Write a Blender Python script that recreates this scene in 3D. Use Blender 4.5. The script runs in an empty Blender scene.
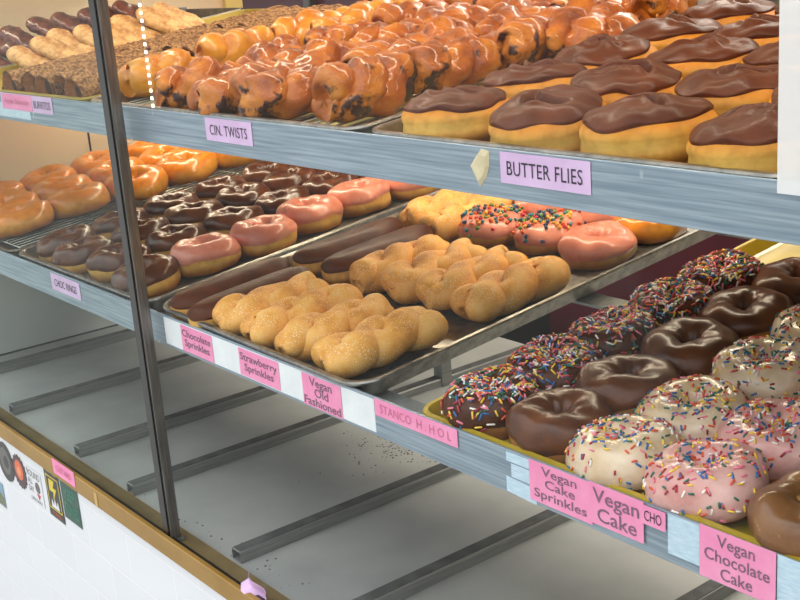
import bpy, math, random
import numpy as np
from mathutils import Matrix, Vector, Euler

# ------------------------------------------------------------------ camera, light, exposure
S = bpy.context.scene
COL = S.collection
H = 1.40                                   # eye height above the pavement
def camera():
    yaw, pitch, roll = [math.radians(a) for a in (-52.83, 16.06, 4.38)]
    f = np.array([math.sin(yaw)*math.cos(pitch), math.cos(yaw)*math.cos(pitch), -math.sin(pitch)])
    r = np.array([math.cos(yaw), -math.sin(yaw), 0.0]); d = np.cross(f, r)
    r2 = r*math.cos(roll)+d*math.sin(roll); d2 = -r*math.sin(roll)+d*math.cos(roll)
    cd = bpy.data.cameras.new('camera'); co = bpy.data.objects.new('camera', cd); COL.objects.link(co)
    m = Matrix.Identity(4)
    for i in range(3):
        m[i][0] = r2[i]; m[i][1] = -d2[i]; m[i][2] = -f[i]
    m[2][3] = H
    co.matrix_world = m
    cd.sensor_fit = 'HORIZONTAL'; cd.sensor_width = 36.0; cd.lens = 1200.0/800.0*36.0
    cd.clip_start = 0.02
    S.camera = co
camera()

W = bpy.data.worlds.new('overcast_sky'); S.world = W; W.use_nodes = True
wn = W.node_tree.nodes; wl = W.node_tree.links
bg = wn['Background']; bg.inputs['Color'].default_value = (0.86, 0.93, 1.0, 1); bg.inputs['Strength'].default_value = 1.0
_tc = wn.new('ShaderNodeTexCoord'); _sp = wn.new('ShaderNodeSeparateXYZ'); wl.new(_tc.outputs['Generated'], _sp.inputs[0])
_rp = wn.new('ShaderNodeValToRGB'); wl.new(_sp.outputs['Z'], _rp.inputs[0])      # street level, house fronts, bright cloud above
_e = _rp.color_ramp.elements
for _p, _c in ((.0, (.50, .51, .53)), (.04, (1.2, 1.25, 1.32)), (.35, (2.1, 2.2, 2.32)), (1.0, (2.8, 2.92, 3.05))):
    _q = _e[0] if _p == 0 else (_e[1] if _p == 1 else _e.new(_p)); _q.position = _p; _q.color = _c+(1,)
wl.new(_rp.outputs[0], bg.inputs['Color'])

S.view_settings.view_transform = 'Standard'; S.view_settings.look = 'None'
S.view_settings.exposure = 0.06; S.view_settings.gamma = 1.0; S.view_settings.use_curve_mapping = False
S.cycles.use_denoising = True
S.cycles.max_bounces = 8; S.cycles.transparent_max_bounces = 12
S.cycles.caustics_reflective = False; S.cycles.caustics_refractive = False
S.cycles.sample_clamp_indirect = 6.0

def area(name, loc, rot, sx, sy, power, col):
    l = bpy.data.lights.new(name, 'AREA'); l.shape = 'RECTANGLE'; l.size = sx; l.size_y = sy
    l.energy = power; l.color = col
    o = bpy.data.objects.new(name, l); COL.objects.link(o); o.location = loc; o.rotation_euler = rot
    return o
# strip lights of the case: one under the lid, one under the upper shelf (each with its fixture further down)
area('lid_strip_light', (-1.25, 0.86, H+0.232), (math.radians(8), 0, 0), 2.3, 0.03, 5.0, (1.0, 0.86, 0.66))
area('shelf_strip_light', (-1.62, 1.12, H-0.152), (math.radians(-12), 0, 0), 1.64, 0.025, 3.7, (1.0, 0.84, 0.6))
area('rear_fill_light', (-1.35, 1.36, H+.232), (math.radians(-14), 0, 0), 2.2, .03, 2.2, (1.0, .84, .6))  # added fill without a fixture, brightens the dim left wall
area('shop_ceiling_light', (-1.2, 2.6, 2.62), (0, 0, 0), 2.5, 0.6, 90.0, (1.0, 0.92, 0.8))

# ------------------------------------------------------------------ helpers
T = 0.115; Y0 = 0.67; TILT = math.atan(T)
ZL = H-0.452        # top of the lower shelf at Y0 (trays stand here)
ZU = H-0.181        # same for the upper shelf
def smooth(a, b, x):
    t = np.clip((x-a)/(b-a), 0, 1); return t*t*(3-2*t)
class MB:
    """collects vertices and faces of one mesh"""
    def __init__(s): s.v = []; s.f = []; s.m = []
    def add(s, v, f, mi=0):
        n = len(s.v); s.v.extend([tuple(p) for p in v]); s.f.extend([tuple(i+n for i in q) for q in f]); s.m.extend([mi]*len(f)); return s
    def box(s, x0, x1, y0, y1, z0, z1, mi=0):
        v = [(x, y, z) for x in (x0, x1) for y in (y0, y1) for z in (z0, z1)]
        return s.add(v, [(0,1,3,2),(4,6,7,5),(0,4,5,1),(2,3,7,6),(0,2,6,4),(1,5,7,3)], mi)
    def grid(s, P, cu=False, cv=False, mi=0, flip=False):
        nu, nv = P.shape[:2]; f = []
        for i in range(nu if cu else nu-1):
            for j in range(nv if cv else nv-1):
                a, b = (i+1) % nu, (j+1) % nv
                q = (i*nv+j, a*nv+j, a*nv+b, i*nv+b)
                f.append(q[::-1] if flip else q)
        return s.add(P.reshape(-1, 3), f, mi)
    def tube(s, a, b, r, n=8, mi=0):
        a = Vector(a); b = Vector(b); d = (b-a).normalized()
        u = d.cross(Vector((0.3, 0.2, 1)) if abs(d.z) < .9 else Vector((1, 0, 0))).normalized(); w = d.cross(u)
        v = []
        for p in (a, b):
            for k in range(n):
                t = 2*math.pi*k/n; v.append(p+u*r*math.cos(t)+w*r*math.sin(t))
        f = [(k, (k+1) % n, n+(k+1) % n, n+k) for k in range(n)]
        f += [tuple(range(n))[::-1], tuple(range(n, 2*n))]
        return s.add(v, f, mi)
    def mesh(s, name, mats, shade=True):
        me = bpy.data.meshes.new(name); me.from_pydata([tuple(map(float, p)) for p in s.v], [], s.f)
        for m in (mats if isinstance(mats, (list, tuple)) else [mats]): me.materials.append(m)
        me.polygons.foreach_set('material_index', s.m)
        if shade: me.polygons.foreach_set('use_smooth', [True]*len(s.f))
        me.update(); return me
def link(name, me, parent=None, loc=None):
    o = bpy.data.objects.new(name, me); COL.objects.link(o)
    if parent is not None: o.parent = parent
    if loc is not None: o.location = loc
    return o
def tag(o, label, cat, group=None):
    o['label'] = label; o['category'] = cat
    if group: o['group'] = group
    return o
def empty(name, loc=(0,0,0)):
    o = bpy.data.objects.new(name, None); COL.objects.link(o); o.location = loc; o.empty_display_size = 0.02
    return o
def struct(o): o['kind'] = 'structure'; return o
def bevel(o, w=0.001, n=2):
    m = o.modifiers.new('bevel', 'BEVEL'); m.width = w; m.segments = n; m.limit_method = 'ANGLE'; return o
def shelf_matrix(x, y, z0, yaw=0.0, lift=0.0, roll=0.0, pitch=0.0):
    return Matrix.Translation((x, y, z0+T*(y-Y0)+lift)) @ Matrix.Rotation(TILT, 4, 'X') @ Matrix.Rotation(yaw, 4, 'Z') @ Matrix.Rotation(pitch, 4, 'X') @ Matrix.Rotation(roll, 4, 'Y')

# ------------------------------------------------------------------ materials
def lin(c):
    return tuple(((v/255)/12.92 if v/255 <= .04045 else ((v/255+.055)/1.055)**2.4) for v in c)+(1,)
def new_mat(name):
    m = bpy.data.materials.new(name); m.use_nodes = True
    nt = m.node_tree; return m, nt, nt.nodes['Principled BSDF'], nt.nodes['Material Output']
def noise(nt, scale, detail=4, rough=.55, vec=None, co='Object', stretch=None):
    tc = nt.nodes.new('ShaderNodeTexCoord'); n = nt.nodes.new('ShaderNodeTexNoise')
    n.inputs['Scale'].default_value = scale; n.inputs['Detail'].default_value = detail; n.inputs['Roughness'].default_value = rough
    src = tc.outputs[co]
    if stretch:
        mp = nt.nodes.new('ShaderNodeMapping'); mp.inputs['Scale'].default_value = stretch; nt.links.new(src, mp.inputs['Vector']); src = mp.outputs[0]
    nt.links.new(src, n.inputs['Vector']); return n.outputs['Fac']
def ramp(nt, fac, stops):
    r = nt.nodes.new('ShaderNodeValToRGB'); e = r.color_ramp.elements
    while len(e) < len(stops): e.new(0.5)
    for k, (p, c) in enumerate(stops): e[k].position = p; e[k].color = c
    nt.links.new(fac, r.inputs['Fac']); return r.outputs['Color']
def bump(nt, b, fac, strength, dist=0.001):
    n = nt.nodes.new('ShaderNodeBump'); n.inputs['Strength'].default_value = strength; n.inputs['Distance'].default_value = dist
    nt.links.new(fac, n.inputs['Height']); nt.links.new(n.outputs[0], b.inputs['Normal'])
def mix(nt, fac, a, b_):
    m = nt.nodes.new('ShaderNodeMix'); m.data_type = 'RGBA'
    if hasattr(fac, 'links'): nt.links.new(fac, m.inputs[0])
    else: m.inputs[0].default_value = fac
    for s, v in ((6, a), (7, b_)):
        if hasattr(v, 'links'): nt.links.new(v, m.inputs[s])
        else: m.inputs[s].default_value = v
    return m.outputs[2]
def plain(name, c, rough=.5, metal=0, coat=0, sub=0):
    m, nt, b, o = new_mat(name); b.inputs['Base Color'].default_value = lin(c); b.inputs['Roughness'].default_value = rough
    b.inputs['Metallic'].default_value = metal; b.inputs['Coat Weight'].default_value = coat; b.inputs['Coat Roughness'].default_value = .12
    if sub: b.inputs['Subsurface Weight'].default_value = sub; b.inputs['Subsurface Scale'].default_value = .006
    return m
def mottled(name, c1, c2, scale=60, rough=.5, coat=0, bs=.3, bscale=None, metal=0, lo=.35, hi=.65, bd=.001, stretch=None, coatr=.1):
    m, nt, b, o = new_mat(name)
    f = noise(nt, scale, stretch=stretch); nt.links.new(ramp(nt, f, [(lo, lin(c1)), (hi, lin(c2))]), b.inputs['Base Color'])
    b.inputs['Roughness'].default_value = rough; b.inputs['Coat Weight'].default_value = coat; b.inputs['Coat Roughness'].default_value = coatr
    b.inputs['Metallic'].default_value = metal
    if bs: bump(nt, b, noise(nt, bscale or scale*2, stretch=stretch), bs, bd)
    return m
def dough_mat(name, low, mid, top, zmid, zw, rough=.5, coat=0, bs=.25):
    """fried dough: browned below and above, a paler proofing line round the middle"""
    m, nt, b, o = new_mat(name)
    tc = nt.nodes.new('ShaderNodeTexCoord'); sp = nt.nodes.new('ShaderNodeSeparateXYZ'); nt.links.new(tc.outputs['Object'], sp.inputs[0])
    n = noise(nt, 35, 4)
    a = nt.nodes.new('ShaderNodeMath'); a.operation = 'MULTIPLY_ADD'; nt.links.new(n, a.inputs[0]); a.inputs[1].default_value = zw*1.4
    nt.links.new(sp.outputs['Z'], a.inputs[2])
    mr = nt.nodes.new('ShaderNodeMapRange'); mr.inputs[1].default_value = zmid-zw*1.6; mr.inputs[2].default_value = zmid+zw*3.0
    nt.links.new(a.outputs[0], mr.inputs[0])
    c = ramp(nt, mr.outputs[0], [(0.0, lin(low)), (.42, lin(mid)), (.58, lin(mid)), (1.0, lin(top))])
    dark = ramp(nt, noise(nt, 90, 5), [(.3, (.72, .68, .62, 1)), (.6, (1, 1, 1, 1))])
    mm = nt.nodes.new('ShaderNodeMix'); mm.data_type = 'RGBA'; mm.blend_type = 'MULTIPLY'; mm.inputs[0].default_value = .8
    nt.links.new(c, mm.inputs[6]); nt.links.new(dark, mm.inputs[7]); nt.links.new(mm.outputs[2], b.inputs['Base Color'])
    b.inputs['Roughness'].default_value = rough; b.inputs['Coat Weight'].default_value = coat; b.inputs['Coat Roughness'].default_value = .15
    b.inputs['Specular IOR Level'].default_value = .3; b.inputs['Subsurface Weight'].default_value = .12; b.inputs['Subsurface Scale'].default_value = .006
    bump(nt, b, noise(nt, 160, 5), bs, .0012)
    return m
def icing_mat(name, c1, c2, rough, coat, wr=.25, scale=30, crack=None, spec=.28):
    m, nt, b, o = new_mat(name)
    col = ramp(nt, noise(nt, scale, 3), [(.35, lin(c1)), (.65, lin(c2))])
    if crack:                                   # dried glaze wrinkles
        f = noise(nt, 55, 6, .7, stretch=(1, 2.2, 1))
        col = mix(nt, ramp(nt, f, [(.60, (0, 0, 0, 1)), (.66, (1, 1, 1, 1))]), col, lin(crack))
    nt.links.new(col, b.inputs['Base Color'])
    b.inputs['Roughness'].default_value = rough; b.inputs['Coat Weight'].default_value = coat*.5; b.inputs['Coat Roughness'].default_value = .14; b.inputs['Specular IOR Level'].default_value = spec
    bump(nt, b, noise(nt, 70, 3), wr, .002)
    return m
def sugar_mat():
    m, nt, b, o = new_mat('cinnamon_sugar_dough')
    col = ramp(nt, noise(nt, 28, 4), [(.3, lin((196, 126, 42))), (.5, lin((228, 162, 66))), (.7, lin((238, 188, 106)))])
    f = noise(nt, 900, 2, .5)
    tc = nt.nodes.new('ShaderNodeTexCoord'); v = nt.nodes.new('ShaderNodeTexVoronoi'); v.inputs['Scale'].default_value = 420
    nt.links.new(tc.outputs['Object'], v.inputs['Vector'])
    g = ramp(nt, v.outputs['Distance'], [(.2, (1, 1, 1, 1)), (.36, (0, 0, 0, 1))])
    cover = ramp(nt, noise(nt, 45, 3), [(.38, (.1, .1, .1, 1)), (.62, (.85, .85, .85, 1))])
    mu = nt.nodes.new('ShaderNodeMath'); mu.operation = 'MULTIPLY'; nt.links.new(g, mu.inputs[0]); nt.links.new(cover, mu.inputs[1])
    nt.links.new(mix(nt, mu.outputs[0], col, lin((250, 232, 200))), b.inputs['Base Color'])
    b.inputs['Roughness'].default_value = .6; bump(nt, b, f, .5, .0008); return m
def twist_mat():
    m, nt, b, o = new_mat('cinnamon_glazed_dough')
    col = ramp(nt, noise(nt, 24, 4), [(.3, lin((126, 56, 6))), (.48, lin((184, 96, 12))), (.68, lin((212, 132, 28)))])
    f = ramp(nt, noise(nt, 19, 5, .6), [(.565, (0, 0, 0, 1)), (.605, (1, 1, 1, 1))])
    nt.links.new(mix(nt, f, col, lin((62, 26, 14))), b.inputs['Base Color'])
    b.inputs['Roughness'].default_value = .4; b.inputs['Coat Weight'].default_value = .55; b.inputs['Coat Roughness'].default_value = .12; b.inputs['Specular IOR Level'].default_value = .3
    bump(nt, b, noise(nt, 75, 6, .65), .85, .005); return m
def steel(name, c1, c2, rough=.35, metal=.85, stretch=(2, 60, 60), bs=.05, scale=6):
    m, nt, b, o = new_mat(name)
    f = noise(nt, scale, 5, stretch=stretch)
    nt.links.new(ramp(nt, f, [(.3, lin(c1)), (.7, lin(c2))]), b.inputs['Base Color'])
    b.inputs['Metallic'].default_value = metal; b.inputs['Roughness'].default_value = rough
    if bs: bump(nt, b, f, bs, .0005)
    return m
M = {}
M['choc'] = icing_mat('dark_chocolate_icing', (62, 28, 11), (88, 45, 19), .36, .25, .4, spec=.18)
M['ecl'] = icing_mat('matte_chocolate_icing', (64, 29, 12), (88, 45, 20), .45, .08, .5, spec=.12)
M['milk'] = icing_mat('milk_chocolate_icing', (80, 38, 20), (102, 53, 30), .42, .15, .5, 22, spec=.15)
M['ringchoc'] = icing_mat('glossy_chocolate_icing', (64, 28, 10), (98, 52, 18), .28, .5, .8)
M['maple'] = icing_mat('maple_icing', (104, 66, 32), (134, 92, 54), .3, .8, .4, crack=(186, 138, 78))
M['vchoc'] = icing_mat('vegan_chocolate_icing', (74, 37, 16), (104, 58, 27), .34, .35, .4, crack=(120, 80, 44))
M['white'] = icing_mat('vanilla_glaze', (206, 176, 134), (230, 208, 178), .28, .9, .5)
M['vpink'] = icing_mat('pale_pink_glaze', (208, 146, 136), (230, 184, 172), .28, .9, .5)
M['pink'] = icing_mat('strawberry_icing', (206, 122, 98), (222, 146, 122), .3, .5, .3, crack=(228, 160, 142))
M['dough'] = dough_mat('fried_dough', (184, 114, 34), (224, 174, 88), (204, 128, 40), .017, .005)
M['cake'] = dough_mat('cake_dough', (134, 84, 38), (176, 120, 60), (150, 94, 42), .016, .006)
M['bun'] = dough_mat('yeast_dough', (198, 124, 30), (230, 182, 88), (216, 138, 34), .022, .006)
M['glazed'] = dough_mat('glazed_dough', (206, 126, 22), (224, 154, 46), (222, 132, 8), .020, .006, .4, .5, .15)
M['sugar'] = sugar_mat()
M['twist'] = twist_mat()
M['ytwist'] = mottled('golden_glazed_dough', (198, 116, 14), (228, 160, 40), 26, .4, .5, .6, 60, bd=.004)
M['crumb'] = mottled('cinnamon_crumb', (98, 60, 28), (192, 144, 90), 170, .85, 0, 1.0, 260, bd=.004)
M['fill'] = plain('dark_filling', (70, 34, 18), .5)
M['wrap'] = mottled('browned_wrap', (132, 74, 30), (176, 108, 50), 60, .6, 0, .4)
M['bar'] = mottled('pale_fried_bar', (176, 116, 54), (228, 186, 126), 60, .6, .1, .9, 90, bd=.006)
M['cbar'] = mottled('dark_iced_bar', (46, 16, 16), (120, 62, 46), 60, .35, .6, .5, 70, bd=.003)
SPR = [plain('sprinkle_'+n, c, .4, 0, .3) for n, c in (('white', (250, 244, 234)), ('yellow', (246, 206, 60)), ('orange', (226, 84, 36)),
       ('red', (168, 26, 44)), ('pink', (236, 130, 150)), ('blue', (30, 104, 166)), ('green', (26, 104, 80)))]
FRU = [plain('cereal_'+n, c, .6) for n, c in (('orange', (222, 92, 32)), ('yellow', (232, 172, 50)), ('teal', (30, 128, 140)), ('red', (196, 44, 52)), ('green', (96, 140, 50)), ('navy', (44, 56, 96)))]
def fascia_mat():
    m = steel('brushed_shelf_steel', (124, 142, 156), (176, 190, 200), .42, .55, (1.5, 60, 60), .06)
    nt = m.node_tree; b = nt.nodes['Principled BSDF']; old = b.inputs['Base Color'].links[0].from_socket
    tc = nt.nodes.new('ShaderNodeTexCoord'); mp = nt.nodes.new('ShaderNodeMapping'); mp.inputs['Scale'].default_value = (46, 46, 26); nt.links.new(tc.outputs['Object'], mp.inputs[0])
    v = nt.nodes.new('ShaderNodeTexVoronoi'); v.inputs['Scale'].default_value = 1; nt.links.new(mp.outputs[0], v.inputs['Vector'])
    d = ramp(nt, v.outputs['Distance'], [(.10, (1, 1, 1, 1)), (.16, (0, 0, 0, 1))])
    g = ramp(nt, noise(nt, 4, 2), [(.52, (0, 0, 0, 1)), (.6, (.8, .8, .8, 1))])
    mu = nt.nodes.new('ShaderNodeMath'); mu.operation = 'MULTIPLY'; nt.links.new(d, mu.inputs[0]); nt.links.new(g, mu.inputs[1])
    nt.links.new(mix(nt, mu.outputs[0], old, lin((226, 232, 234))), b.inputs['Base Color']); return m
M['fascia'] = fascia_mat()
M['pan'] = steel('aluminium_pan', (128, 126, 120), (176, 172, 162), .34, .9, (6, 6, 6), .08, 12)
M['ypan'] = mottled('yellow_pan', (160, 136, 22), (184, 158, 38), 14, .38, .3, .1)
M['dkpan'] = steel('dark_pan', (92, 88, 80), (130, 124, 112), .4, .9, (6, 6, 6), .08, 12)
M['floor'] = mottled('grey_case_floor', (150, 152, 149), (172, 173, 168), 5, .55, 0, .1, 80)
M['rail'] = steel('grey_rail', (118, 120, 118), (148, 150, 146), .4, .3, (60, 2, 60), .05)
M['strip'] = mottled('rail_top_shade', (66, 68, 68), (90, 92, 90), 40, .6, 0, .1)  # shade of the rail tops put into the colour
M['gold'] = mottled('gold_anodised_trim', (160, 122, 54), (180, 140, 70), 8, .42, .2, .05, metal=.35)
M['cream'] = plain('pale_yellow_enamel', (240, 214, 130), .3, 0, .3)
M['recess'] = mottled('shaded_gold_channel', (104, 88, 58), (128, 110, 76), 12, .5, 0, .1)  # inside of the gold channel, its shade put into a darker colour
M['black'] = plain('black_gasket', (22, 22, 22), .35, 0, .3)
M['chrome'] = steel('post_steel', (96, 94, 90), (140, 136, 130), .3, .6, (40, 40, 3), .05)
M['beige'] = mottled('beige_laminate', (232, 206, 172), (238, 214, 182), 3, .45, .2, .03)
M['greywall'] = mottled('daylit_grey_laminate', (196, 202, 198), (208, 212, 206), 4, .5, 0, .05)
M['maroon'] = mottled('maroon_laminate', (92, 22, 44), (108, 30, 54), 4, .4, .3, .03)
M['navy'] = plain('dark_navy_enamel', (28, 28, 40), .35, 0, .3)
M['shop'] = mottled('shop_wall_paint', (150, 128, 100), (164, 140, 110), 3, .7, 0, .05)
M['conc'] = mottled('pavement_concrete', (150, 148, 142), (178, 176, 170), 6, .85, 0, .3)
M['lilac'] = mottled('lilac_paper', (212, 176, 214), (224, 192, 226), 30, .6, 0, .05)
M['pinkp'] = mottled('pink_paper', (240, 138, 180), (246, 156, 192), 30, .6, 0, .05)
M['wpaper'] = mottled('white_paper', (226, 230, 230), (238, 240, 240), 30, .6, 0, .05)
M['tape'] = mottled('clear_tape', (176, 204, 220), (204, 224, 234), 90, .3, .4, .15, stretch=(1, 1, 6))
M['ink'] = plain('black_ink', (44, 34, 52), .6)
M['gink'] = plain('faded_grey_ink', (128, 92, 112), .6)
M['fink'] = plain('faded_pink_ink', (206, 110, 142), .6)
M['putty'] = mottled('dried_dough_smear', (206, 190, 150), (228, 214, 176), 60, .8, 0, .6)
M['crack'] = M['putty']
def tile_mat():
    m, nt, b, o = new_mat('white_subway_tile')
    tc = nt.nodes.new('ShaderNodeTexCoord'); sp = nt.nodes.new('ShaderNodeSeparateXYZ'); cb = nt.nodes.new('ShaderNodeCombineXYZ')
    nt.links.new(tc.outputs['Object'], sp.inputs[0])
    ax = nt.nodes.new('ShaderNodeMath'); ax.inputs[1].default_value = 1.702+1.48; az = nt.nodes.new('ShaderNodeMath'); az.inputs[1].default_value = -(H-.795)+.077*20
    nt.links.new(sp.outputs['X'], ax.inputs[0]); nt.links.new(sp.outputs['Z'], az.inputs[0])
    nt.links.new(ax.outputs[0], cb.inputs[0]); nt.links.new(az.outputs[0], cb.inputs[1])
    br = nt.nodes.new('ShaderNodeTexBrick'); nt.links.new(cb.outputs[0], br.inputs['Vector'])
    br.inputs['Scale'].default_value = 1; br.inputs['Brick Width'].default_value = .148; br.inputs['Row Height'].default_value = .077
    br.inputs['Mortar Size'].default_value = .0016; br.inputs['Mortar Smooth'].default_value = .3
    br.inputs['Color1'].default_value = lin((232, 234, 238)); br.inputs['Color2'].default_value = lin((236, 238, 242)); br.inputs['Mortar'].default_value = lin((246, 246, 246))
    nt.links.new(br.outputs['Color'], b.inputs['Base Color']); b.inputs['Roughness'].default_value = .18
    iv = nt.nodes.new('ShaderNodeMath'); iv.operation = 'SUBTRACT'; iv.inputs[0].default_value = 1; nt.links.new(br.outputs['Fac'], iv.inputs[1])
    bump(nt, b, iv.outputs[0], .4, .001); return m
M['tile'] = tile_mat()
def glass_mat(name, tint, haze, refl):
    m, nt, b, o = new_mat(name)
    t = nt.nodes.new('ShaderNodeBsdfTransparent'); t.inputs[0].default_value = tint
    g = nt.nodes.new('ShaderNodeBsdfGlossy'); g.inputs['Roughness'].default_value = 0.0
    d = nt.nodes.new('ShaderNodeBsdfDiffuse'); d.inputs[0].default_value = (.8, .8, .8, 1)
    fr = nt.nodes.new('ShaderNodeFresnel'); fr.inputs[0].default_value = 1.45
    h = nt.nodes.new('ShaderNodeMath'); h.operation = 'MULTIPLY'; h.inputs[1].default_value = refl; nt.links.new(fr.outputs[0], h.inputs[0])
    m1 = nt.nodes.new('ShaderNodeMixShader'); nt.links.new(h.outputs[0], m1.inputs[0]); nt.links.new(t.outputs[0], m1.inputs[1]); nt.links.new(g.outputs[0], m1.inputs[2])
    m2 = nt.nodes.new('ShaderNodeMixShader'); m2.inputs[0].default_value = haze; nt.links.new(m1.outputs[0], m2.inputs[1]); nt.links.new(d.outputs[0], m2.inputs[2])
    nt.links.new(m2.outputs[0], o.inputs[0]); return m
M['glass'] = glass_mat('window_glass', (.985, .99, .99, 1), .0, .03)
M['hazy'] = glass_mat('hazy_window_glass', (.955, .975, .965, 1), .005, .07)
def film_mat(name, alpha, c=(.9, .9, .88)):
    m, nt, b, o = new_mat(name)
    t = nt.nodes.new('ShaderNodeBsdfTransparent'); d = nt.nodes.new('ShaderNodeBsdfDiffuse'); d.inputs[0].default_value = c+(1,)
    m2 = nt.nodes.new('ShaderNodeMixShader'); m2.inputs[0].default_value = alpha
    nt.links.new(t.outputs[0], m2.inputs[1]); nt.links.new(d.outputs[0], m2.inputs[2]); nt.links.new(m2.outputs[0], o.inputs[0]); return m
M['glass_reflection'] = film_mat('pale_reflection', .6, (.98, .96, .93))  # bright reflection on the glass, put into a translucent white
M['ledtape'] = film_mat('clear_light_tape', .06)
def emit(name, c, s):
    m, nt, b, o = new_mat(name); b.inputs['Emission Color'].default_value = c+(1,); b.inputs['Emission Strength'].default_value = s; return m
M['led'] = emit('led_chip', (1.0, .86, .6), 2.0)
M['lamp'] = emit('strip_lamp_diffuser', (1.0, .86, .66), 3.0)

# ------------------------------------------------------------------ structure
XL, XR = -2.494, 0.9
def slab(name, x0, x1, y0, y1, z0, z1, m, bev=0):
    o = struct(link(name, MB().box(x0, x1, y0, y1, z0, z1).mesh(name, m, False)))
    if bev: bevel(o, bev)
    return o
slab('floor_pavement', -60, 40, -60, 5.2, -.1, 0, M['conc'])
slab('wall_front', -4.5, XR, .636, .70, 0, H-.772, M['tile'])                     # tiled front below the case
slab('floor_case', XL, XR, .672, 1.57, H-.79, H-.768, M['floor'])
slab('wall_left_lower', XL-.03, XL, .655, 1.45, H-.79, H-.45, M['greywall'])  # same wall as above, the cooler light down here painted as grey
slab('wall_left_upper', XL-.03, XL, .655, 1.445, H-.45, H+.27, M['beige'])
slab('ceiling_case', XL-.03, XR, .62, 1.45, H+.27, H+.30, M['beige'])
slab('wall_right', XR, XR+.03, .655, 1.45, H-.79, H+.27, M['greywall'])
slab('wall_back', -5, 3, 4.0, 4.1, 0, 2.8, M['shop'])
slab('wall_shop_left', -5.1, -5, .70, 4.1, 0, 2.8, M['shop'])
slab('wall_shop_right', 3, 3.1, .70, 4.1, 0, 2.8, M['shop'])
slab('ceiling', -5, 3, .66, 4.1, 2.7, 2.8, M['shop'])
slab('wall_front_header', -5, 3, .60, .66, H+.30, 2.8, M['tile'])
slab('trim_floor_joint', XL-.001, XL+.002, .70, 1.44, H-.768, H-.7645, M['black'])
slab('trim_seam', XL-.002, XL+.0015, 1.071, 1.075, H-.44, H-.2, M['black'])

# gold frame rail: one channel along the foot of the glass
g = MB()
g.box(-4.5, XR, .628, .636, H-.773, H-.744); struct(link('trim_recess', MB().box(-4.5, XR, .6365, .672, H-.772, H-.7565).mesh('trim_recess', M['recess'], False))); g.box(-4.5, XR, .636, .639, H-.7565, H-.749)
o = link('trim_front', g.mesh('trim_front', M['gold'], False)); struct(o); bevel(o, .0012)
gk = struct(link('trim_gasket', MB().box(-4.5, XR, .639, .643, H-.7565, H-.748).mesh('trim_gasket', M['black'], False)))

# post between the panes
p = empty('glass_post', (-1.405, .648, H-.757))
b = MB().box(-.021, .0, -.008, .0065, .004, 1.026); bevel(link('post_body', b.mesh('post_body', M['chrome'], False), p), .0008)
b = MB().box(-.0205, -.0035, -.0105, -.008, .004, 1.026); bevel(link('gasket_strip', b.mesh('gasket_strip', M['black'], False), p), .0006)
b = MB().box(-.0245, .0045, -.009, .010, 0, .0045); bevel(link('foot_plate', b.mesh('foot_plate', M['rail'], False), p), .001)
tag(p, 'slim upright metal post with black gasket between the two front panes', 'post')
for nm, x0, x1, mt in (('window_1', XL, -1.427, 'hazy'), ('window_2', -1.404, XR, 'glass')):
    struct(link(nm, MB().box(x0, x1, .6445, .6475, H-.7565, H+.27).mesh(nm, M[mt], False)))

# square tubes on the case floor
xs = [-2.375, -2.112, -1.822, -1.613, -1.304, -1.075, -.80, -.5]
where = ['nearest the left end wall', 'second from the left end wall', 'third from the left end wall', 'fourth from the left end wall', 'fifth from the left end wall',
         'sixth from the left end wall', 'under the yellow tray', 'farthest right along the front']
for x, w in zip(xs, where):
    b = MB()
    for a in ((-.011, .011, 0, .0015), (-.011, .011, .0155, .017)): b.box(a[0], a[1], 0, .86, a[2], a[3])
    b.box(-.011, -.0095, 0, .86, .0015, .0155); b.box(.0095, .011, 0, .86, .0015, .0155)
    o = bevel(link('floor_rail', b.mesh('floor_rail', M['rail'], False), None, (x-.008, .684+.003*math.sin(x*9), H-.768)), .0006, 1)
    link('top_shade', MB().box(-.0095, .0085, .002, .858, .0171, .0178).mesh('top_shade', M['strip'], False), o)  # thin dark sheet painting the shade on the rail's top
    tag(o, 'grey square metal rail on case floor, '+w, 'rail', 'rails across the case floor')
    if 'crumpled' in w: pass

# ------------------------------------------------------------------ shelves
def shelf(name, label, ztop, zbot, zshelf, solid):
    e = empty(name, (-.8, .67, H+zbot)); x0, x1 = XL+.003+.8, XR-.003+.8
    b = MB().box(x0, x1, -.002, .001, 0, ztop-zbot); b.box(x0, x1, .001, .012, 0, .0015)
    bevel(link('front_panel', b.mesh('front_panel', M['fascia'], False), e), .0007)
    def lay(nm, y0, y1, xa=x0, xb=x1, th=.004, mt='rail'):
        b = MB(); zz = zshelf-H-zbot
        v = [(x, y, zz+T*y+dz) for x in (xa, xb) for y in (y0, y1) for dz in (-th, -.0006)]
        b.add(v, [(0,1,3,2),(4,6,7,5),(0,4,5,1),(2,3,7,6),(0,2,6,4),(1,5,7,3)])
        link(nm, b.mesh(nm, M[mt], False), e)
    if solid: lay('shelf_sheet', .001, .70)
    else:
        lay('front_rail', .001, .045); lay('middle_rail', .33, .36); lay('rear_rail', .60, .63)
    for x in (-2.46+.8, -1.62+.8, -.2+.8, .8+.8):
        zz = zshelf-H-zbot
        b = MB().box(x-.012, x+.012, .632, .656, (-.768-zbot) if not solid else zz+T*.62, zz+T*.63+(.0 if not solid else .03))
        bevel(link('upright', b.mesh('upright', M['rail'], False), e), .001)
    tag(e, label, 'shelf'); return e
shelf('metal_shelf', 'upper brushed metal shelf carrying the butterfly buns and cinnamon twists', -.1605, -.2025, ZU, True)
shelf('metal_shelf', 'lower brushed metal shelf carrying chocolate rings, twists and vegan donuts', -.432, -.475, ZL, False)
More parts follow.
